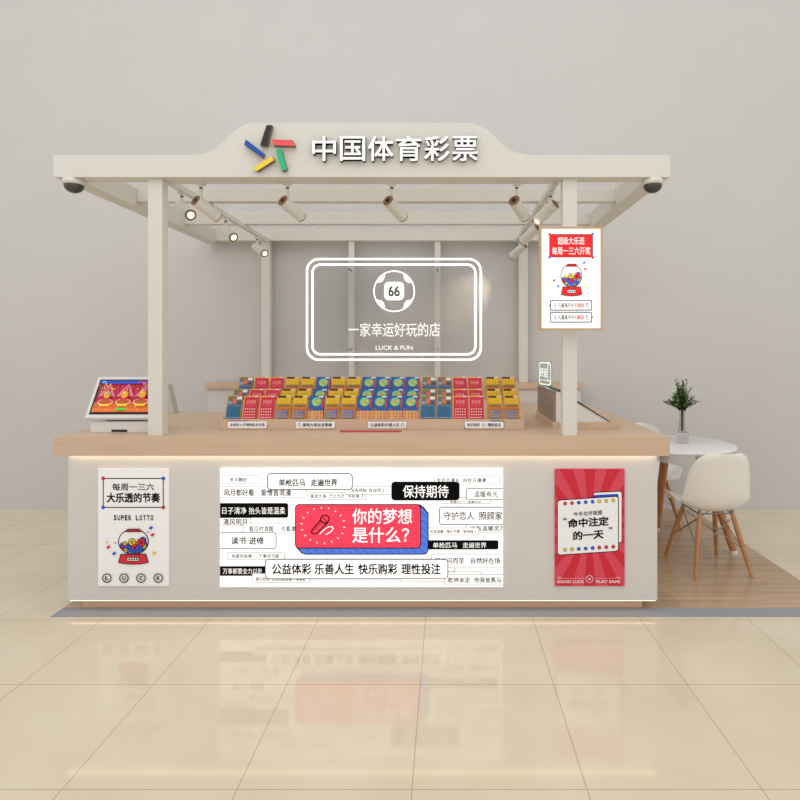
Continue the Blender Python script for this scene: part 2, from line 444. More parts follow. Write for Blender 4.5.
# ================================================================== print art helpers
RED, BLU, YEL = flat('print_red', (222, 30, 52)), flat('print_blue', (38, 88, 226)), flat('print_yellow', (232, 200, 60))
def machine(a, cx, cy, k, pal, white, out, ky=None):
    ky = ky or k
    """gumball machine; k = px per design unit, centre of globe at (cx, cy)"""
    red, blu, yel, dred = pal
    p = lambda x, y: (cx + x * k, cy + y * ky)
    a.disc(cx, cy, 79 * k, out, ry=67 * ky, n=40); a.disc(cx, cy, 74 * k, white, ry=62 * ky, n=40)
    balls = [(-22, 22, 15, blu), (22, 16, 14, yel), (-64, 32, 13, yel), (14, 50, 15, red), (-40, 46, 15, red), (56, 44, 13, blu), (-14, 54, 13, blu), (-8, 30, 13, blu), (-66, 22, 14, blu), (-60, 40, 17, red), (66, 14, 16, blu), (52, -8, 17, blu), (60, 26, 14, yel), (-44, 8, 11, yel), (-20, 50, 16, yel), (30, 50, 16, yel),
             (-6, 2, 19, yel), (43, 3, 21, red), (8, 30, 17, red), (-30, 38, 20, blu), (36, 42, 19, blu), (0, 56, 13, blu), (-48, 54, 9, yel)]
    for x, y, r, c in balls:
        x, y = x * .96, y * .97
        q = (x / 74) ** 2 + (y / 62) ** 2
        f = 1.0
        mx = math.sqrt(q) + r / 70
        if mx > 1: f = (1 - r / 70) / max(math.sqrt(q), .01)
        u, v = p(x * f, y * f)
        a.disc(u, v, r * k * 1.08, out, n=16); a.disc(u, v, r * k * .92, c, n=16); a.disc(u, v, r * k * .42, out, n=10); a.disc(u, v, r * k * .22, c, n=8)
    a.poly([p(-43, -50), p(-30, -67), p(33, -67), p(46, -50)], dred)
    a.poly([p(-65, 62), p(67, 62), p(79, 108), p(40, 115), p(0, 117), p(-40, 115), p(-77, 108)], out)
    a.poly([p(-61, 66), p(63, 66), p(73, 105), p(38, 111), p(0, 113), p(-38, 111), p(-71, 105)], red)
    a.rect(*p(-33, 78), *p(32, 101), out); a.rect(*p(-29, 82), *p(28, 97), white)
    for i in range(4): a.rect(*p(-24 + 13 * i, 85), *p(-15 + 13 * i, 94), out)
    for x, y, c, q in [(92, -72, blu, 1), (100, -36, red, 1), (76, -50, red, .5), (108, 58, yel, 1), (-92, 5, red, .45), (-136, 2, yel, .6), (-127, 27, red, 1), (-97, 60, blu, 1)]:
        u, v = p(x, y); s_ = 12 * k * q
        a.poly([(u - s_, v + s_ * .3), (u - s_ * .1, v - s_ * .8), (u + s_, v - s_ * .3), (u + s_ * .1, v + s_ * .8)], c)

# ---- left poster on the counter front
RB = 1.0125
YB = Y(RB)
def board(name, label, cat, box, R, thick, mface, mcase):
    u0, v0, u1, v1 = box
    t = thing(name, label, cat, (X((u0 + u1) / 2, R), Y(R), Z(v1, R)))
    m = MB(); m.box(X(u0, R), X(u1, R), Y(R) - 0, Y(R) + thick, Z(v1, R), Z(v0, R), mcase)
    m.build('panel', t)
    a = Art(front(R)); a.rect(u0, v0, u1, v1, mface)
    return t, a
t, a = board('poster', 'white gumball machine poster on the left of the counter front', 'poster', (98, 468.6, 168.8, 586), RB - .003, .0085, M_paper, M_paper)
for (u0, v0, u1, v1) in ((102.8, 478, 163.8, 479), (102.8, 506.9, 163.8, 507.9), (102.8, 478, 103.8, 507.9), (162.8, 478, 163.8, 507.9)): a.rect(u0, v0, u1, v1, M_ink)
for u, v, c in ((103.2, 478.4, RED), (163.4, 478.4, BLU), (103.2, 507.4, BLU), (163.4, 507.4, RED)): a.disc(u, v, 1.9, M_ink); a.disc(u, v, 1.6, c)
a.text('每周一三六', 112.4, 483.3, 154, 490.5, M_ink, .014)
a.text('大乐透的节奏', 107, 493, 159.8, 502.3, M_ink, .03)
for i_, ch in enumerate('SUPER LOTTO'):
    if ch != ' ': a.text(ch, 114 + i_ * 3.68, 515.3, 116.4 + i_ * 3.68, 520.1, M_ink, .03)
machine(a, 133.6, 541.5, 1 / 5.16, (RED, BLU, YEL, flat('print_dark_red', (150, 20, 36))), M_paper, M_ink)
for ch, u in zip('LUCK', (107.5, 124.6, 141.6, 158.7)):
    a.ring(u, 577.7, 4.7, .95, M_ink); a.text(ch, u - 1.4, 575.8, u + 1.4, 579.6, M_ink, .03)
a.build('poster_print', t)

# ---- right poster
PR, PRL = flat('poster_red', (210, 26, 50)), flat('poster_light_red', (222, 68, 90))
t, a = board('poster', 'red sunburst poster with a white marquee board on the right of the counter front', 'poster', (555, 469, 624.6, 586), RB - .003, .0085, PR, PR)
o = lambda x, y: (545 + x / 5.93, 460 + y / 5.93)
cx, cy = o(266, 390)
def burst(a, cx, cy, box, n, off, m_):
    u0, v0, u1, v1 = box
    def hit(q):
        c, s_ = math.cos(q), math.sin(q); ts = []
        if c: ts.append(((u1 if c > 0 else u0) - cx) / c)
        if s_: ts.append(((v1 if s_ > 0 else v0) - cy) / s_)
        tt = min(ts); return (cx + c * tt, cy + s_ * tt)
    for k in range(n):
        q0 = off + 2 * math.pi * k / n; q1 = q0 + math.pi / n
        pts = [(cx, cy), hit(q0)]
        for cu, cv in ((u0, v0), (u1, v0), (u1, v1), (u0, v1)):
            qq = math.atan2(cv - cy, cu - cx)
            while qq < q0: qq += 2 * math.pi
            if q0 < qq < q1: pts.append((cu, cv))
        pts.append(hit(q1)); a.poly(pts, m_)
burst(a, cx, cy, (555, 469, 624.6, 586), 16, .10, PRL)
BW = flat('board_white', (248, 248, 248))
sh = lambda pts: [o(*p) for p in pts]
def skew(u0, v0, u1, v1, r, k): return [o(x, y - k * (x - u0)) for x, y in rrect(u0, v0, u1, v1, r)]
a.poly(skew(284, 190, 458, 500, 14, .05), M_ink); a.poly(skew(288, 195, 454, 496, 12, .05), BW)
a.poly(sh([(288, 208), (430, 200), (436, 212), (436, 232), (288, 232)]), flat('print_royal_blue', (34, 66, 200)))
a.poly(skew(72, 236, 438, 566, 18, .066), M_ink); a.poly(skew(76, 241, 433, 561, 15, .066), BW)
for i, (xx, c) in enumerate(zip((119, 160, 200, 241, 282, 322, 363, 404), (RED, RED, BLU, BLU, BLU, YEL, YEL, YEL))):
    u, v = o(xx, 258 - (xx - 119) * .066); a.disc(u, v, 1.9, M_ink, n=16); a.disc(u, v, 1.55, c, n=16)
for i, (xx, c) in enumerate(zip((119, 160, 200, 241, 282, 322, 363, 404), (YEL, YEL, BLU, BLU, BLU, RED, RED, RED))):
    u, v = o(xx, 532 - (xx - 119) * .066); a.disc(u, v, 1.9, M_ink, n=16); a.disc(u, v, 1.55, c, n=16)
a.text('今天也许就是', *o(168, 308), *o(340, 334), M_ink, .01, -.066)
a.text('命中注定', *o(137, 350), *o(375, 402), M_ink, .03, -.066)
a.text('的一天', *o(168, 424), *o(345, 474), M_ink, .03, -.066)
for qx, qy, sg in ((112, 352, 1), (124, 351, 1), (382, 402, -1), (394, 401, -1)):
    a.disc(*o(qx, qy), .8, M_ink, n=10); a.poly([o(qx - 4 * sg, qy), o(qx - 3 * sg, qy - 8 * sg), o(qx + 2 * sg, qy - 10 * sg), o(qx + 1 * sg, qy)], M_ink)
PK = flat('print_pink_white', (246, 214, 220))
a.text('GOOD LUCK', *o(72, 712), *o(232, 728), PK, .03); a.text('PLAY SAFE', *o(302, 712), *o(443, 728), PK, .03)
a.line([o(75, 700), o(236, 700)], .25, PK); a.line([o(290, 700), o(450, 700)], .25, PK)
u, v = o(263, 705); a.ring(u, v, 3.8, .5, PK)
a.rect(u - 1, v - 1, u + 1, v + 1, PK)
for sx in (-1, 1):
    for sy in (-1, 1): a.rect(u + sx * 2.4 - .5, v + sy * 2.4 - .5, u + sx * 2.4 + .5, v + sy * 2.4 + .5, PK)
for q in (85, 430):
    for k in (-1, 0, 1): uu, vv = o(q + k * 9, 696); a.poly([(uu - .9, vv), (uu, vv - 1 + abs(k) * .4), (uu + .9, vv)], PK)
a.build('poster_print', t)

# ---- main light box
t, a = board('light_box', 'wide glowing light box full of slogans in the middle of the counter front', 'light box', (220, 468.5, 503, 587), RB - .004, .0115, M_bann, M_bann)
LG, BI, BG = flat('print_hairline', (105, 105, 105), 0), mat('print_black', (3, 3, 3), .6, spec=.1), M_bann
INKG = flat('print_soft_black', (40, 40, 40), 0)
CL = (220.2, 468.7, 502.8, 586.8)
def bx(u0, v0, u1, v1, r=1.2, w=.42, lm=LG, fm=None): a.rrect(u0, v0, u1, v1, r, fm or BG, w, lm, CL)
def tx(s_, u0, v0, u1, v1, m_=INKG, b=.016, clip=502.6): a.text(s_, u0, v0, u1, v1, m_, b, 0, clip)
bx(210, 475.5, 262.5, 483.5); tx('岁月静好', 230, 477.4, 247, 482)
bx(210, 486.5, 306.5, 497.5); tx('风月都好看', 223.8, 489.2, 254, 495.8, BI); tx('爱憎皆浪漫', 261, 489.2, 291, 495.8, BI)
bx(308.5, 492.3, 365.8, 499.8, .8); tx('星辰大海', 310.5, 494, 326, 498); tx('万丈光芒', 329, 494, 344.5, 498); tx('早好落飞', 348, 494, 363.3, 498)
bx(345, 486.5, 400, 494.7, .8); tx('没有烦恼', 351, 488.3, 366.5, 492.2); tx('自动早上', 369, 488.3, 385.5, 492.2)
bx(267.3, 473, 352.7, 490, 4, .9, INKG); tx('单枪匹马', 279, 479, 305.3, 486, BI, .022); tx('走遍世界', 311, 479, 337.3, 486, BI, .022)
bx(210, 517.5, 251, 525.2, .4); tx('清风明月', 223.4, 518.7, 247, 524.7, BI)
bx(243.5, 523.6, 300, 533.2, .4); tx('看见时清醒', 249, 526, 273.6, 531.4, INKG, .01); tx('也看事', 281, 526, 296, 531.4, INKG, .01)
bx(210, 531.8, 276.5, 548.8, 3.5, .7, INKG); tx('读书', 231.5, 536.8, 246, 544.3, BI, .018); tx('进修', 249.3, 536.8, 264, 544.3, BI, .018)
a.rrect(214, 503, 288.3, 517.6, 2.2, BI, None, None, CL); tx('日子清净', 222.4, 507, 246.5, 514, M_bann, 0); tx('抬头皆是温柔', 249, 507, 285.4, 514, M_bann, 0)
bx(227.3, 552.4, 284.6, 559.7, .8); tx('热爱的故事', 232, 554, 252, 557.8); tx('万事尽可期', 259, 554, 279, 557.8)
a.rrect(214, 566, 270, 575.6, .3, BI, None, None, CL); tx('万事都要全力以赴', 223, 568, 262.5, 573.8, M_bann, 0)
bx(252.3, 573, 309.7, 582.2, .8); tx('春日有信', 256, 577, 269.5, 580.8); tx('让阳光照进每个角落里', 272, 577, 305.5, 580.8)
bx(434.2, 475.6, 499.8, 483.9, 1); tx('岁月且漫长', 437, 478, 459.5, 482.3); tx('向往日漫漫', 463, 478, 486, 482.3)
bx(441, 497, 490.3, 503.6, .8); tx('春暖花开', 450, 500.6, 463, 502.8); tx('温暖如初', 467.5, 500.6, 481, 502.8)
bx(466, 488.2, 510, 499.8, 1.6, .7, INKG); tx('温暖有光', 474, 491, 498, 497.2, BI, .01)
a.rrect(391.5, 481.5, 459.5, 500.2, 3.4, BI, None, None, CL); tx('保持期待', 403, 485, 448.5, 497.5, M_bann, .005)
bx(466, 522, 510, 532, .4); tx('没有温暖灵万', 470, 525.6, 505, 530.6, INKG)
bx(439.2, 506.6, 512, 524.4, 3, .8, INKG); tx('守护恋人', 444, 511.4, 474, 519.6, BI, .012); tx('照顾家', 479, 511.4, 502.4, 519.6, BI, .012)
bx(424, 527.6, 478.8, 534.7, .8); tx('也很温暖', 430, 529.6, 443.5, 533); tx('强壮不断', 446.5, 529.6, 460, 533); tx('坚持线上', 463, 529.6, 476.5, 533)
a.rrect(420, 540, 498.2, 549, 1.2, BI, None, None, CL); tx('单枪匹马', 433, 542, 457, 547.6, M_bann, 0); tx('走遍世界', 462.7, 542, 486.3, 547.6, M_bann, 0)
bx(431.3, 553.6, 512, 567.6, 1.2); tx('我有闪而至', 435, 557.4, 464, 563.2, BI); tx('自然好在场', 471, 557.4, 500, 563.2, BI)
bx(440, 567.3, 454.8, 571.4, .4); bx(400, 571.4, 481, 581.5, 1.2)
bx(444.5, 573.8, 512, 584.6, 1.6); tx('乾坤未定', 448, 576.8, 470, 582.2, BI); tx('你我皆黑马', 474, 576.8, 501, 582.2, BI)
bx(265.2, 558.5, 448.3, 578.7, 4, .85, INKG)
for s_, u0, u1 in (('公益体彩', 272.6, 311.4), ('乐善人生', 315, 354), ('快乐购彩', 358.6, 397.4), ('理性投注', 401.6, 440.4)): tx(s_, u0, 563.3, u1, 573.8, BI, .022)
BB, BR = flat('print_sky_blue', (78, 126, 240), .15), flat('print_coral_red', (255, 56, 86), .25)
a.poly([(296, 508), (420, 504), (424, 507), (428.6, 513), (428.6, 550), (426.5, 553.6), (422, 554.2), (306, 554.2), (302, 553), (296.5, 547)], BI)
a.poly([(300, 545), (419, 545), (420.5, 506.5), (423, 508), (427.7, 514), (427.7, 550), (426, 552.7), (422, 553.4), (306.3, 553.4), (302.6, 552.2), (298.5, 547.6)], BB)
for k in range(15): a.line([(305 + k * 8.1, 547), (312 + k * 8.1, 553.2)], .35, flat('print_navy', (30, 50, 110)))
for k in range(5): a.line([(420.6, 512 + k * 7.3), (427.5, 517.4 + k * 7.3)], .35, flat('print_navy', (30, 50, 110)))
a.rrect(295.4, 503.7, 421, 548, 4.2, BR, .9, BI)
tx('你的梦想', 352.5, 508.3, 412, 523.6, M_bann, .008); tx('是什么？', 352.5, 526.8, 409, 542.2, M_bann, .008)
for k in range(18):
    q = 2 * math.pi * k / 18 + .1; u, v = 323.2 + 20.6 * math.cos(q), 525 + 17 * math.sin(q)
    a.line([(u, v), (u + 1.7 * math.cos(q), v + 1.5 * math.sin(q))], .8, M_bann)
a.line([(321, 519.5), (312.4, 529.5), (312, 532), (314.5, 533.6), (317.5, 532.5), (327.5, 522.6)], 1.1, BI)
a.line([(321.5, 521), (314, 530)], .4, BI); a.ring(325.2, 518.6, 4.9, 1.1, BI, ry=4.4); a.line([(321.8, 516), (328.6, 521.8)], .6, BI)
a.line([(320, 533.6), (324, 529.4), (328.5, 526.4), (332.4, 526), (333.6, 528), (331.5, 531), (326, 534.2)], .8, M_bann)
a.build('light_box_print', t)

# ---- hanging framed poster on the right front post
RH = .99
yh = Y(RH)
t = thing('framed_poster', 'white lottery poster in thin wooden frame hanging on the right front post', 'poster', (X(571, RH), yh, Z(330, RH)))
m = MB()
for u0, v0, u1, v1 in ((539.5, 226.7, 602.6, 228.6), (539.5, 328.2, 602.6, 330.1), (539.5, 228.6, 541.5, 328.2), (600.6, 228.6, 602.6, 328.2)):
    m.box(X(u0, RH), X(u1, RH), yh - .004, yh + .03, Z(v1, RH), Z(v0, RH), M_edge)
m.build('frame', t)
m = MB(); m.box(X(541.4, RH), X(600.7, RH), yh + .001, yh + .028, Z(328.3, RH), Z(228.5, RH), M_hp); m.build('panel', t)
m = MB(); m.box(.60, .70, yh + .028, .0305, 1.75, 1.79, M_wire); m.build('bracket', t)
a = Art(lambda u, v, w: Vector((X(u, RH), yh + .001 - w, Z(v, RH))))
VR, VB, VY_ = flat('lit_red', (250, 10, 20), .25), flat('lit_blue', (60, 110, 240), .2), flat('lit_yellow', (240, 222, 70), .2)
a.rect(549.3, 234, 593, 257.4, M_ink); a.rect(550, 234.7, 592.3, 256.7, VR)
for u, v, c in ((549.5, 234.2, VR), (592.8, 233.8, VB), (549.5, 257.3, VB), (592.8, 257.5, VR)): a.disc(u, v, 1.4, c)
a.text('超级大乐透', 557.8, 237, 584.3, 244.5, M_hp, .005); a.text('每周一三六开奖', 552, 247, 590.5, 254.7, M_hp, .005)
machine(a, 571.4, 275.6, .137, (VR, VB, VY_, flat('lit_dark_red', (190, 10, 24), .15)), M_hp, M_ink, .177)
for v0, v1, n1, n2, sd in ((300.2, 310.4, '2', '1000', -1), (312.2, 322.4, '3', '1800', 1)):
    a.rrect(550.2, v0, 591.7, v1, .6, M_hp, .75, M_ink)
    vm = (v0 + v1) / 2; e = 550.2 if sd < 0 else 591.7
    a.poly([(e - sd * .6, vm - 1.3), (e + sd * 1.5, vm), (e - sd * .6, vm + 1.3)], M_ink)
    a.text(n1, 554.3, v0 + 3.2, 556, v1 - 3, VR, .02); a.text('元最高可中', 557.8, v0 + 2.9, 574, v1 - 2.7, M_ink, .01); a.text(n2, 575, v0 + 3.2, 583.6, v1 - 3, VR, .02); a.text('万', 584.8, v0 + 2.9, 588, v1 - 2.7, M_ink, .01)
a.build('poster_print', t)

# ================================================================== counter
cb = thing('service_counter', 'cream white kiosk counter body with warm light strips, standing on a recessed wooden plinth', 'counter', (-.45, .6, .002))
XB0, XB1 = X(67.8, RB), X(657.5, RB)
m = MB(); m.box(XB0, XB1, YB, .70, .064, .8415, M_body); m.build('front_body', cb, .003)
m = MB(); m.box(XB0, -1.50, .70, 1.17, .064, .8415, M_body); m.build('left_wing_body', cb, .003)
m = MB(); m.box(.45, XB1, .70, 1.82, .064, .8415, M_body); m.build('right_wing_body', cb, .003)
m = MB(); m.box(XB0 + .04, XB1 - .06, .10, .68, .002, .064, M_wood); m.box(XB0 + .04, -1.55, .68, 1.11, .002, .064, M_wood); m.box(.5, XB1 - .06, .68, 1.80, .002, .064, M_wood)
m.build('plinth', cb)
m = MB(); m.box(XB0 + .01, XB1 - .01, .012, .030, .8405, .8415, M_led); m.build('top_light_strip', cb)
m = MB(); m.box(XB0 + .01, XB1 - .01, YB + .004, YB + .02, .0605, .0638, M_led2); m.build('bottom_light_strip', cb)
m = MB()
O = [(XL, 0), (XR, 0), (XR, 1.82), (.40, 1.82), (.40, .75), (-1.45, .75), (-1.45, 1.2), (XL, 1.2)]
m.prism(O, lambda x, y: Vector((x, y, .842)), lambda x, y: Vector((x, y, .942)), M_wood)
tag(m.build('countertop', None, .003), 'thick pale maple U-shaped countertop of the kiosk', 'countertop')
bb = thing('back_bar', 'low cream partition with a pale wooden top standing against the back wall', 'partition', (-.45, 1.9, .002))
m = MB(); m.box(-2.034, 1.143, 1.82, 1.995, 1.066, 1.116, M_wood); m.build('bar_top', bb, .002)
m = MB(); m.box(-2.02, 1.13, 1.845, 1.99, .002, 1.066, M_body); m.build('panel', bb, .002)

# ================================================================== payment terminal
tm = thing('lottery_terminal', 'white touch-screen lottery terminal on the left of the counter', 'terminal', (-1.75, .2, .942))
m = MB(); m.box(-1.967, -1.625, .143, .33, .942, 1.005, M_dev); m.box(-1.85, -1.76, .141, .15, .946, .962, M_black)
m.build('base', tm, .006)
m = MB(); m.box(-1.90, -1.68, .17, .30, 1.005, 1.055, M_grey); m.build('hinge', tm, .004)
p0 = Vector((-1.985, .118, 1.026)); ex = Vector((1, 0, 0)); ev = Vector((0, .128, .222)); H = ev.length; ev.normalize(); en = ex.cross(ev)  # outwards (towards the clerk side)
Wd = .388
fr = lambda u, v, w: p0 + ex * u * Wd + ev * v * H + en * w
def slab(m, u0, u1, v0, v1, w0, w1, mt):
    m.add([fr(u, v, w) for w in (w0, w1) for v in (v0, v1) for u in (u0, u1)], [(0, 2, 3, 1), (4, 5, 7, 6), (0, 1, 5, 4), (2, 6, 7, 3), (0, 4, 6, 2), (1, 3, 7, 5)], mt)
m = MB(); slab(m, 0, 1, 0, 1, -.03, 0, M_dev); m.build('screen_housing', tm, .006)
a = Art(fr, .0003)
def sd(u): return .085 + u * .83
def vd(v): return .135 + v * .74
def R_(u0, v0, u1, v1, c, e=.18): a.rect(sd(u0), vd(v0), sd(u1), vd(v1), flat('screen_%d_%d_%d' % c, c, e))
a.rect(.05, .085, .95, .925, M_black)
R_(0, 0, 1, 1, (190, 24, 60))
for k in range(12): R_(k / 12, .3, k / 12 + .035, .92, (156, 16, 48))
for c0 in (.18, .5, .82):
    for s0 in (-.16, -.05, .07):
        a.poly([(sd(c0), vd(.93)), (sd(min(max(c0 + s0, 0), 1)), vd(.5)), (sd(min(max(c0 + s0 + .07, 0), 1)), vd(.5))], flat('screen_beam', (226, 120, 140), .18))
R_(0, 0, 1, .3, (206, 98, 30)); R_(0, 0, 1, .12, (224, 110, 30))
for k in range(6): a.poly([(sd(k / 5 - .02 if k else 0), vd(0)), (sd(min(k / 5 + .03, 1)), vd(0)), (sd(.5 + (k / 5 - .5) * .6), vd(.28))], flat('screen_orange', (232, 130, 44), .18))
R_(0, .9, 1, 1, (24, 66, 190)); R_(.03, .93, .1, .99, (70, 180, 240)); R_(.66, .93, .84, .97, (220, 40, 80)); R_(.86, .93, .97, .97, (60, 180, 90))
gold, gd = flat('screen_gold', (226, 160, 28), .18), flat('screen_gold_dark', (160, 92, 14), .15)
for c0 in (.19, .5, .81):
    u = sd(c0)
    a.disc(u, vd(.3), .125 * .89, flat('screen_disc', (240, 196, 160), .18), ry=.075); a.disc(u, vd(.31), .10, flat('screen_plate', (196, 74, 30), .18), ry=.055)
    a.poly([(u - .045, vd(.3)), (u + .045, vd(.3)), (u + .03, vd(.42)), (u - .03, vd(.42))], gd)
    a.rect(u - .05, vd(.36), u + .05, vd(.42), flat('screen_ribbon', (214, 20, 30), .18))
    a.disc(u, vd(.53), .056, gd, ry=.1); a.disc(u - .006, vd(.54), .046, gold, ry=.082); a.disc(u - .018, vd(.6), .016, flat('screen_shine', (250, 220, 120), .18), ry=.02)
    a.rect(u - .07, vd(.17), u + .07, vd(.23), flat('screen_yellow', (244, 206, 30), .18))
a.poly([p for p in rrect(sd(.41), vd(.03), sd(.59), vd(.1), .02)], flat('screen_green', (40, 190, 60), .4))
random.seed(3)
for k in range(26):
    u, v = random.uniform(.01, .3), random.uniform(.55, .88)
    if k > 18: u = 1 - u
    a.disc(sd(u), vd(v), .009, flat('confetti_%d' % (k % 4), [(60, 200, 80), (250, 210, 50), (60, 170, 240), (240, 120, 40)][k % 4], .18), ry=.02, n=8)
a.build('screen', tm)

# grey tent-shaped card holder at the back of the left wing
m = MB(); m.prism([(-2.03, .943), (-1.953, .943), (-2.0, 1.15), (-2.006, 1.15)], lambda x, z: Vector((x, 1.10, z)), lambda x, z: Vector((x, 1.17, z)), mat('holder_grey', (196, 190, 184), .5))
tag(m.build('card_holder', None, .002), 'pale grey slanted card holder standing behind the terminal, mostly hidden by the left post', 'card holder')

# ================================================================== ticket stand and tickets
TX0, TX1 = -1.297, .4425
st = thing('ticket_stand', 'long pale wooden stepped stand holding rows of scratch tickets on the counter', 'ticket stand', ((TX0 + TX1) / 2, .36, .942))
m = MB(); m.box(TX0, TX1, .255, .273, .942, 1.003, M_wood); m.box(TX0, TX1, .273, .56, .942, .955, M_wood); m.build('tray', st, .002)
for x in (TX0, TX1 - .009):
    m = MB(); m.prism([(.273, .955), (.56, .955), (.56, 1.16), (.52, 1.15), (.43, 1.08), (.34, 1.02), (.273, 1.003)], lambda y, z: Vector((x, y, z)), lambda y, z: Vector((x + .009, y, z)), M_woody)
    m.build('side_panel', st)
TIER = [(.283, .998), (.375, 1.032), (.470, 1.099)]
TILT = math.radians(19)
for y, z in TIER:
    m = MB(); m.box(TX0 + .009, TX1 - .009, y - .003, y + .055, z - .014, z - .0005, M_wood)
    back = lambda u, v: Vector((u, y + .016 + v * math.sin(TILT), z + v * math.cos(TILT)))
    m.add([back(u, v) + Vector((0, d, 0)) for d in (0, .005) for v in (0, .115) for u in (TX0 + .009, TX1 - .009)], [(0, 2, 3, 1), (4, 5, 7, 6), (0, 1, 5, 4), (2, 6, 7, 3), (0, 4, 6, 2), (1, 3, 7, 5)], M_wood)
    m.build('tier', st)
RT = 1 + .255 / D0
for (u0, u1), txt, acc, circ in (((228, 267), '未成年人不得购彩及兑奖', (150, 24, 40), 0), ((296, 335), '喜笔大奖在这里哦', (120, 60, 40), -1), ((368, 406.5), '公益体彩乐善人生', (190, 60, 40), 1), ((464.7, 503.6), '快乐购彩 理性投注', (24, 70, 110), 2)):
    a = Art(lambda u, v, w: Vector((X(u, RT), .255 - w, Z(v, RT))), .0012)
    ac = flat('label_accent_%d' % acc[0], acc)
    if u0 in (228,): a.rrect(u0 + .3, 420.6, u0 + 20, 424, .8, ac)
    elif u0 == 464.7: a.rrect(u1 - 14, 420.5, u1 + .5, 425, 1.2, ac); a.rrect(u0 - .5, 425, u0 + 5, 428.6, .8, ac)
    else: a.rrect(u0 + .2, 420.9, u1 - 2, 424, .8, ac)
    a.rrect(u1 - 4, 424.5, u1 + .4, 428.4, .6, ac)
    a.rrect(u0, 421.4, u1, 428.1, 1.2, M_paper)
    if circ == 0: a.text(txt, u0 + 2.5, 423.2, u1 - 2, 426.2, M_ink, .01)
    elif circ == -1: a.ring(u0 + 3.8, 424.8, 1.7, .4, M_ink, 16); a.text(txt, u0 + 7, 423, u1 - 3, 426.4, M_ink, .01)
    elif circ == 1: a.ring(u1 - 3.8, 424.8, 1.7, .4, M_ink, 16); a.text(txt, u0 + 2.5, 423, u1 - 7, 426.4, M_ink, .01)
    else:
        a.text('快乐购彩', u0 + 2.5, 423, u0 + 15, 426.4, M_ink, .01); a.text('理性投注', u0 + 23, 423, u1 - 3, 426.4, M_ink, .01); a.ring(u0 + 19, 424.8, 1.5, .3, M_ink, 16)
    a.build('label_strip', st)

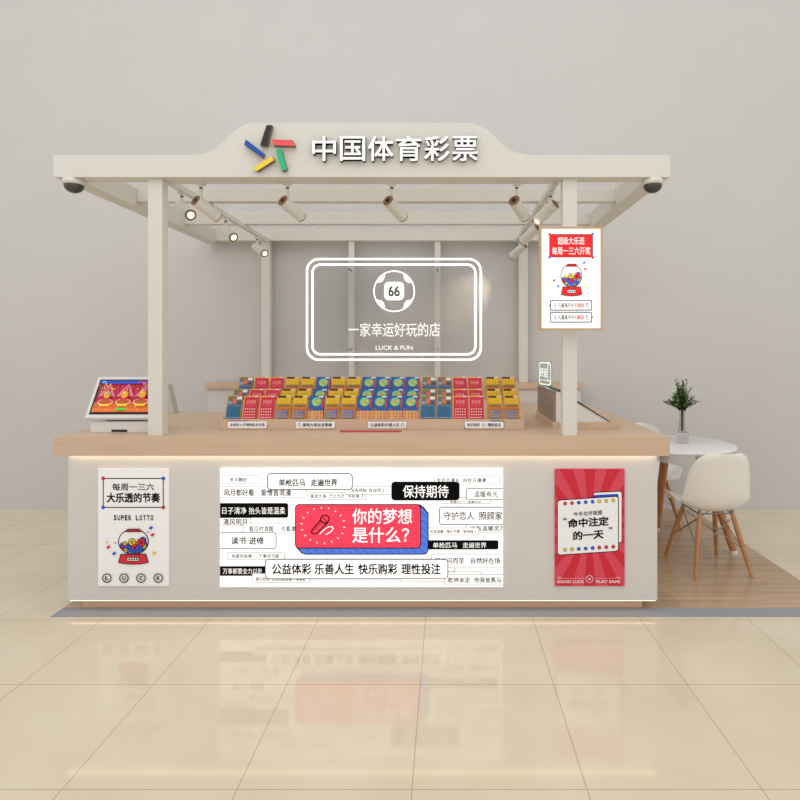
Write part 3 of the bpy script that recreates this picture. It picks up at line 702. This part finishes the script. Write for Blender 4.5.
TW, TH, TT = .0865, .140, .005
def ticket_mesh(kind):
    loc = lambda u, v, w: Vector(((u - .5) * TW, -w, v * TH))   # front faces -y, leaned by the object's rotation
    a = Art(loc, .0003)
    side = {'A': (200, 150, 40), 'R': (226, 170, 80), 'Y': (214, 150, 20), 'G': (20, 64, 130)}[kind]
    ms = flat('ticket_edge_' + kind, side)
    a.box(-TW / 2, TW / 2, 0, TT, 0, TH, ms)
    F = lambda n, c: flat('ticket_' + n, c)
    def r(u0, v0, u1, v1, m_): a.rect(u0, v0, u1, v1, m_)
    W = F('white', (232, 228, 220))
    if kind == 'A':
        r(.06, .55, .99, .97, F('slate', (104, 106, 116))); r(.06, .9, .5, .97, F('olive', (120, 116, 50))); r(.62, .84, .95, .96, W)
        a.disc(.3, .86, .1, F('olive', (120, 116, 50)), ry=.05); a.disc(.2, .7, .12, F('ice_blue', (130, 175, 205)), ry=.06); a.disc(.8, .7, .13, F('dim', (66, 66, 78)), ry=.06)
        a.disc(.47, .78, .16, F('rose', (176, 110, 100)), ry=.12); a.poly([(.4, .66), (.56, .66), (.6, .8), (.48, .88), (.38, .8)], F('orange', (238, 104, 30)))
        r(.02, .02, .96, .55, F('teal_blue', (12, 104, 164)))
        for k in range(5): r(.12 + k * .17, .14, .2 + k * .17, .5, F('moss', (60, 92, 70)))
        for k in range(6): r(.08 + k * .15, .04, .15 + k * .15, .09, F('sand', (190, 170, 110)))
        for j in range(3):
            for k in range(5): r(.13 + k * .17, .18 + j * .11, .19 + k * .17, .22 + j * .11, F('teal_light', (50, 134, 160)))
    if kind == 'R':
        r(.06, .0, 1, .95, F('crimson', (208, 26, 56))); r(.7, .95, .95, .99, W)
        P = F('pink', (242, 160, 150)); P2 = F('blush', (246, 200, 190))
        a.text('好运来', .22, .82, .82, .66, P, .01)
        for k in range(3): r(.2, .55 + k * .03, .8, .563 + k * .03, F('crimson_light', (226, 90, 104)))
        for j in range(4):
            for k in range(5): a.disc(.2 + k * .155, .08 + j * .115, .055, P2, ry=.026, n=8)
    if kind == 'Y':
        G = F('gold', (222, 166, 12)); r(.03, .5, .98, .93, G); r(.02, .0, .98, .42, F('amber', (216, 140, 14)))
        r(.1, .93, .62, .995, F('coal', (36, 26, 20))); r(.66, .95, .95, .99, W)
        for k in range(5): r(.12 + k * .1, .9 + .02 * (k % 2), .19 + k * .1, .95, F('coal', (36, 26, 20)))
        for j in range(2):
            for k in range(4): a.disc(.2 + k * .21, .84 - j * .13, .085, F('lemon', (244, 208, 16)), ry=.055, n=12); a.disc(.2 + k * .21, .84 - j * .13, .03, F('ochre', (170, 110, 10)), ry=.02, n=8)
        r(.08, .54, .94, .61, F('smoke', (106, 96, 78)))
        for k in range(7): r(.12 + k * .12, .56, .18 + k * .12, .59, F('khaki', (170, 150, 90)))
        r(0.0, .42, .98, .5, F('burnt', (216, 110, 16)))
        Bq = F('periwinkle', (112, 118, 170)); r(.12, .04, .86, .38, Bq); r(.45, .22, .86, .36, F('cobalt', (64, 84, 200)))
        for j in range(4):
            for k in range(5): r(.16 + k * .14, .07 + j * .08, .25 + k * .14, .11 + j * .08, F('wheat', (206, 166, 80)))
    if kind == 'G':
        r(.0, .36, 1, .99, F('blue', (22, 84, 158))); r(.62, .93, .94, .985, W)
        a.disc(.5, .74, .33, F('lime', (140, 196, 110)), ry=.185, n=24)
        for x, y, c in ((.4, .8, 'aqua'), (.62, .78, 'lemon2'), (.36, .68, 'lemon2'), (.58, .67, 'aqua'), (.48, .62, 'lemon2'), (.7, .7, 'aqua'), (.5, .87, 'aqua')):
            a.disc(x, y, .085, F(c, (110, 200, 180) if c == 'aqua' else (206, 212, 70)), ry=.05, n=8)
        a.disc(.5, .75, .1, F('orange2', (230, 160, 50)), ry=.05, n=10)
        r(.86, .5, .97, .86, F('vermilion', (214, 52, 40))); a.disc(.16, .42, .16, F('plum', (130, 74, 130)), ry=.05, n=12)
        r(0, 0, 1, .36, F('sandstone', (214, 170, 100)))
        for k in range(4): r(.06 + k * .24, .02, .2 + k * .24, .34, F('salmon', (224, 96, 60)))
        for k in range(2): r(.3 + k * .4, .0, .35 + k * .4, .36, F('citron', (206, 196, 60)))
        for j in range(4): r(.04, .06 + j * .08, .96, .075 + j * .08, F('sandstone_light', (232, 204, 150)))
    ob = a.build('scratch_ticket', thing('x', '', 'x'))
    p = ob.parent; ob.parent = None; bpy.data.objects.remove(p)
    return ob
order = 'ARRYYGYYGGGGAARRYY'
kname = {'A': 'teal and grey scratch ticket with orange figure', 'R': 'crimson scratch ticket', 'Y': 'golden yellow scratch ticket', 'G': 'blue scratch ticket with green globe'}
ords = ['leftmost', 'second', 'third', 'fourth', 'fifth', 'sixth', 'seventh', 'eighth', 'ninth']
protos = {}
LEFTS = [224.6, 241, 257.3, 274.2, 290.7, 307.2, 323.4, 339.8, 356, 371.3, 386.8, 402.6, 420, 436.3, 452.3, 468.4, 487.2, 504.2]
rows = ['front row', 'middle row', 'top back row']
for ri, (y, z) in enumerate(TIER):
    for i, k in enumerate(order):
        if k not in protos: ob = protos[k] = ticket_mesh(k)
        else: ob = protos[k].copy(); C.objects.link(ob)
        n = len(order)
        w = ('leftmost column' if i == 0 else ords[i] + ' column from the left') if i < 9 else ('rightmost column' if i == n - 1 else ords[n - 1 - i] + ' column from the right')
        x = (LEFTS[i] - VX) * 1.093 / SC + .0455
        ob.location = (x, y + .004, z + .0008); ob.rotation_euler = (-TILT, 0, 0)
        tag(ob, '%s, %s, %s' % (kname[k], rows[ri], w), 'scratch ticket', 'scratch tickets on the wooden stand')

# red mat on the counter
m = MB(); m.box(X(340, 1.06), X(401, 1.06), .17, .21, .9425, .9465, flat('mat_red', (206, 40, 78)))
tag(m.build('counter_mat', None, .001), 'thin crimson mat lying on the countertop in front of the ticket stand', 'mat')

# ================================================================== wedge display case on the right wing
dc = thing('display_case', 'low wedge display case with grey oak back board on the right counter wing', 'display case', (.8, .7, .942))
c0, c1 = X(552.7, 1.10), X(620, 1.10)
m = MB(); m.box(c0, c1, .300, .94, .942, .982, M_woody); m.build('base_tray', dc, .002)
m = MB(); m.box(c0 + .005, c0 + .022, .318, .90, .982, 1.157, M_board); m.build('back_board', dc, .001)
for y in (.318, .885):
    m = MB(); m.prism([(c0 + .022, .982), (c1 - .06, .982), (c0 + .04, 1.155), (c0 + .022, 1.155)], lambda x, z: Vector((x, y, z)), lambda x, z: Vector((x, y + .015, z)), M_dev); m.build('end_panel', dc)
m = MB(); m.prism([(c1 - .062, .982), (c1 - .052, .982), (c0 + .042, 1.168), (c0 + .034, 1.166)], lambda x, z: Vector((x, .312, z)), lambda x, z: Vector((x, .905, z)), M_black); m.build('sloped_front', dc)
m = MB(); m.box(c0 + .003, c0 + .036, .318, .90, 1.1575, 1.1615, M_plq); m.build('glass_ledge', dc)
# glowing plaque on the far end of the board
pq = thing('led_plaque', 'small glowing acrylic plaque standing on the end of the grey oak board', 'sign', (.64, .74, 1.162))
q0 = Vector((.618, .86, 1.162)); qd = Vector((.045, -.24, 0)); ql = qd.length; qd.normalize(); qn = Vector((qd.y, -qd.x, 0))
fp = lambda u, v, w: q0 + qd * u * ql + Vector((0, 0, v * .168)) + qn * w
m = MB(); m.prism(rrect(0, 0, 1, 1, .1), lambda u, v: fp(u, v, 0), lambda u, v: fp(u, v, -.006), M_plq); m.build('plate', pq)
a = Art(fp, .001)
G2 = mat('plaque_glow', (244, 252, 246), .4, emit=.5)
for pts in (rrect(.08, .06, .92, .9, .14),): a.line(pts + pts[:1], .045, G2)
a.line([(.08, .22), (.92, .22)], .03, G2); a.line([(.74, .22), (.74, .9)], .04, G2)
a.text('好运', .14, .70, .70, .34, G2, .02)
a.build('plaque_lettering', pq)

# ================================================================== table, chairs, vase, plant
TXC, TYC = 1.60, 1.04
tb = thing('round_table', 'round white table with thick wooden legs beside the counter', 'table', (TXC, TYC, .002))
m = MB(); m.lathe([(0, .716), (.375, .716), (.398, .722), (.406, .731), (.402, .738), (.394, .741), (0, .741)], M_ttop, (TXC, TYC, 0), 64); m.build('tabletop', tb)
m = MB(); m.lathe([(0, .69), (.13, .69), (.13, .716), (0, .716)], M_ttop, (TXC, TYC, 0), 32); m.build('underplate', tb)
for q in (-21, 87, 200):
    q = math.radians(q); d = Vector((math.cos(q), math.sin(q), 0)); c = Vector((TXC, TYC, 0))
    m = MB(); m.tube([c + d * .16 + Vector((0, 0, .715)), c + d * .38 + Vector((0, 0, .03))], [.034, .024], M_leg, 20); lg = m.build('leg', tb)
    m = MB(); m.tube([c + d * .158 + Vector((0, 0, .716)), c + d * .205 + Vector((0, 0, .575))], [.040, .038], M_ttop, 20); o = m.build('leg_bracket', tb)
    m = MB(); m.tube([c + d * .3795 + Vector((0, 0, .031)), c + d * .386 + Vector((0, 0, .0025))], [.0255, .0235], M_ttop, 20); m.build('foot_cap', lg)

def make_chair(label, shellmat):
    """DSW-like side chair, faces +y, origin on the floor"""
    t = thing('side_chair', label, 'chair', (0, 0, 0), 'white shell chairs at the round table', False)
    prof = [(.225, .388, .185), (.215, .408, .20), (.17, .413, .225), (.09, .402, .235), (0, .388, .238), (-.08, .382, .238), (-.14, .392, .236), (-.18, .43, .232), (-.203, .50, .226), (-.222, .585, .216), (-.24, .67, .2), (-.253, .715, .178), (-.262, .752, .145), (-.266, .770, .10)]
    NU = 14; vs = []; fs = []
    for i, (y, z, w) in enumerate(prof):
        t_ = i / (len(prof) - 1)
        for k in range(NU + 1):
            u = -1 + 2 * k / NU; au = abs(u) ** 2.4
            seat = max(0, 1 - abs(t_ - .38) / .38)       # strongest at the hip
            lift = .075 * au * math.sin(min(1, t_ / .62) * math.pi) ** .8 if t_ < .62 else 0
            fwd = .085 * au * min(1, max(0, (t_ - .3) / .3)) * (1 - max(0, t_ - .75) * 1.6)
            vs.append((w * u * .96, y + fwd + (-.03 * au if i < 2 else 0), z + lift))
    for i in range(len(prof) - 1):
        for k in range(NU):
            a_ = i * (NU + 1) + k; fs.append((a_, a_ + 1, a_ + NU + 2, a_ + NU + 1))
    m = MB(); m.add(vs, fs, shellmat, True); sh_ = m.build('shell', t)
    s = sh_.modifiers.new('solid', 'SOLIDIFY'); s.thickness = .007; s.offset = 0
    s = sh_.modifiers.new('sub', 'SUBSURF'); s.levels = 1; s.render_levels = 2
    top = {}; foot = {}
    for sx in (-1, 1):
        for sy in (-1, 1):
            A = Vector((sx * .105, sy * .105 - .01, .372)); B = Vector((sx * .18, sy * .205, .0))
            m = MB(); m.tube([A, A.lerp(B, .3), B], [.0125, .017, .0105], M_leg, 14); m.build('leg', t)
            top[sx, sy] = A; foot[sx, sy] = B
            m = MB(); m.tube([A + Vector((0, 0, .03)), A - Vector((0, 0, .012))], .011, M_wire, 10); m.build('mount', t)
    w = MB()
    L = lambda s, f: top[s].lerp(foot[s], f)
    for p, q in (((-1, -1), (1, -1)), ((-1, 1), (1, 1)), ((-1, -1), (-1, 1)), ((1, -1), (1, 1))):
        w.tube([L(p, .06), L(q, .56)], .0032, M_wire, 6); w.tube([L(q, .06), L(p, .56)], .0032, M_wire, 6)
        w.tube([L(p, .0), L(q, .0)], .0045, M_wire, 6)
    w.build('wire_brace', t)
    return t
ch1 = make_chair('white shell chair with wooden legs seen from behind, nearest, in front of the round table', M_shell_shaded)
ch1.location = (1.675, .69, .002); ch1.rotation_euler = (0, 0, math.radians(4))
ch2 = make_chair('white shell chair between the round table and the wall, partly hidden by the counter', M_shell)
ch2.location = (1.62, 1.63, .002); ch2.rotation_euler = (0, 0, math.radians(183))

VXC, VYC = 1.66, 1.04
vs_ = thing('glass_vase', 'slim clear glass vase on the round table', 'vase', (VXC, VYC, .741))
m = MB(); m.lathe([(0, .742), (.041, .742), (.043, .748), (.043, .80), (.041, .806), (.033, .81), (.026, .83), (.021, .87), (.0185, .92), (.021, .96), (.026, .984), (.0235, .984), (.0185, .96), (.016, .92), (.0185, .87), (.023, .83), (.028, .812), (0, .812)], M_glass, (VXC, VYC, 0), 32)
m.build('vase_body', vs_)
random.seed(11)
pl = thing('leafy_sprig', 'bushy green leaf sprigs standing in the glass vase on the round table', 'plant', (VXC, VYC, .82))
m = MB()
for k in range(4):
    q = k * 1.6; m.tube([(VXC + .004 * math.cos(q), VYC + .004 * math.sin(q), .822), (VXC + .006 * math.cos(q), VYC + .006 * math.sin(q), .99)], .0026, M_leaf, 6)
m.build('stems', pl)
m = MB()
def leaf(m, p, d, up, L, W, mt):
    d = d.normalized(); sd_ = d.cross(up).normalized(); n = sd_.cross(d)
    m.add([p, p + d * L * .45 + sd_ * W + n * W * .3, p + d * L, p + d * L * .45 - sd_ * W + n * W * .3], [(0, 1, 2), (0, 2, 3)], mt)
for k in range(80):
    q = random.uniform(0, 2 * math.pi); el = random.uniform(.3, 1.5) if k > 9 else random.uniform(1.3, 1.5)
    L = random.uniform(.08, .14) * (1.0 + .5 * (el > 1.2))
    base = Vector((VXC, VYC, .975)); d = Vector((math.cos(q) * math.cos(el), math.sin(q) * math.cos(el), math.sin(el)))
    pts = [base + d * L * t_ + Vector((0, 0, .02 * t_ - .02 * t_ * t_)) for t_ in [i / 6 for i in range(7)]]
    m.tube(pts, .0014, M_leaf, 5)
    for i in range(1, 26):
        t_ = i / 25; p = base + d * L * t_ + Vector((0, 0, .02 * t_ - .02 * t_ * t_)); rd = Vector((random.uniform(-1, 1), random.uniform(-1, 1), random.uniform(-1, 1)))
        leaf(m, p, d * .8 + rd * .8, Vector((random.uniform(-1, 1), random.uniform(-1, 1), 1)), random.uniform(.014, .026), random.uniform(.003, .0055), M_leafy if (t_ > .84 and random.random() < .6) else M_leaf)
m.build('foliage', pl)

# ================================================================== light
w = bpy.data.worlds.new('world'); S.world = w; w.use_nodes = True
bg = w.node_tree.nodes['Background']; bg.inputs[0].default_value = srgb((246, 246, 248)); bg.inputs[1].default_value = .95
def area(name, loc, tgt, size, energy, col=(255, 251, 245)):
    l = bpy.data.lights.new(name, 'AREA'); l.shape = 'RECTANGLE'; l.size, l.size_y = size; l.energy = energy; l.color = srgb(col)[:3]
    o = bpy.data.objects.new(name, l); C.objects.link(o); o.location = loc
    o.rotation_euler = (Vector(tgt) - Vector(loc)).to_track_quat('-Z', 'Y').to_euler()
area('hall_ceiling_light', (-.5, -1.6, 4.9), (-.3, .4, .8), (7, 3), 45)
for p, d in LIGHTS:
    l = bpy.data.lights.new('spot_beam', 'SPOT'); l.energy = 7; l.spot_size = math.radians(48); l.spot_blend = .8; l.shadow_soft_size = .02; l.color = srgb((255, 232, 205))[:3]
    o = bpy.data.objects.new('spot_beam', l); C.objects.link(o); o.location = p; o.rotation_euler = d.to_track_quat('-Z', 'Y').to_euler()

for o in bpy.data.objects:
    if '_o' in o: del o['_o']

# ================================================================== camera
cam = bpy.data.cameras.new('camera'); co = bpy.data.objects.new('camera', cam); C.objects.link(co)
co.location = (0, -D0, EYE); co.rotation_euler = (math.radians(90), 0, 0)
cam.sensor_width = 36; cam.lens = SC * D0 / 800 * 36
cam.shift_x = -(VX - 400) / 800; cam.shift_y = -(400 - VY) / 800; cam.clip_start = .05
S.camera = co
S.view_settings.view_transform = 'Standard'; S.view_settings.look = 'None'; S.view_settings.gamma = 1
S.view_settings.use_curve_mapping = False; S.view_settings.exposure = 0.09
S.cycles.transparent_max_bounces = 32
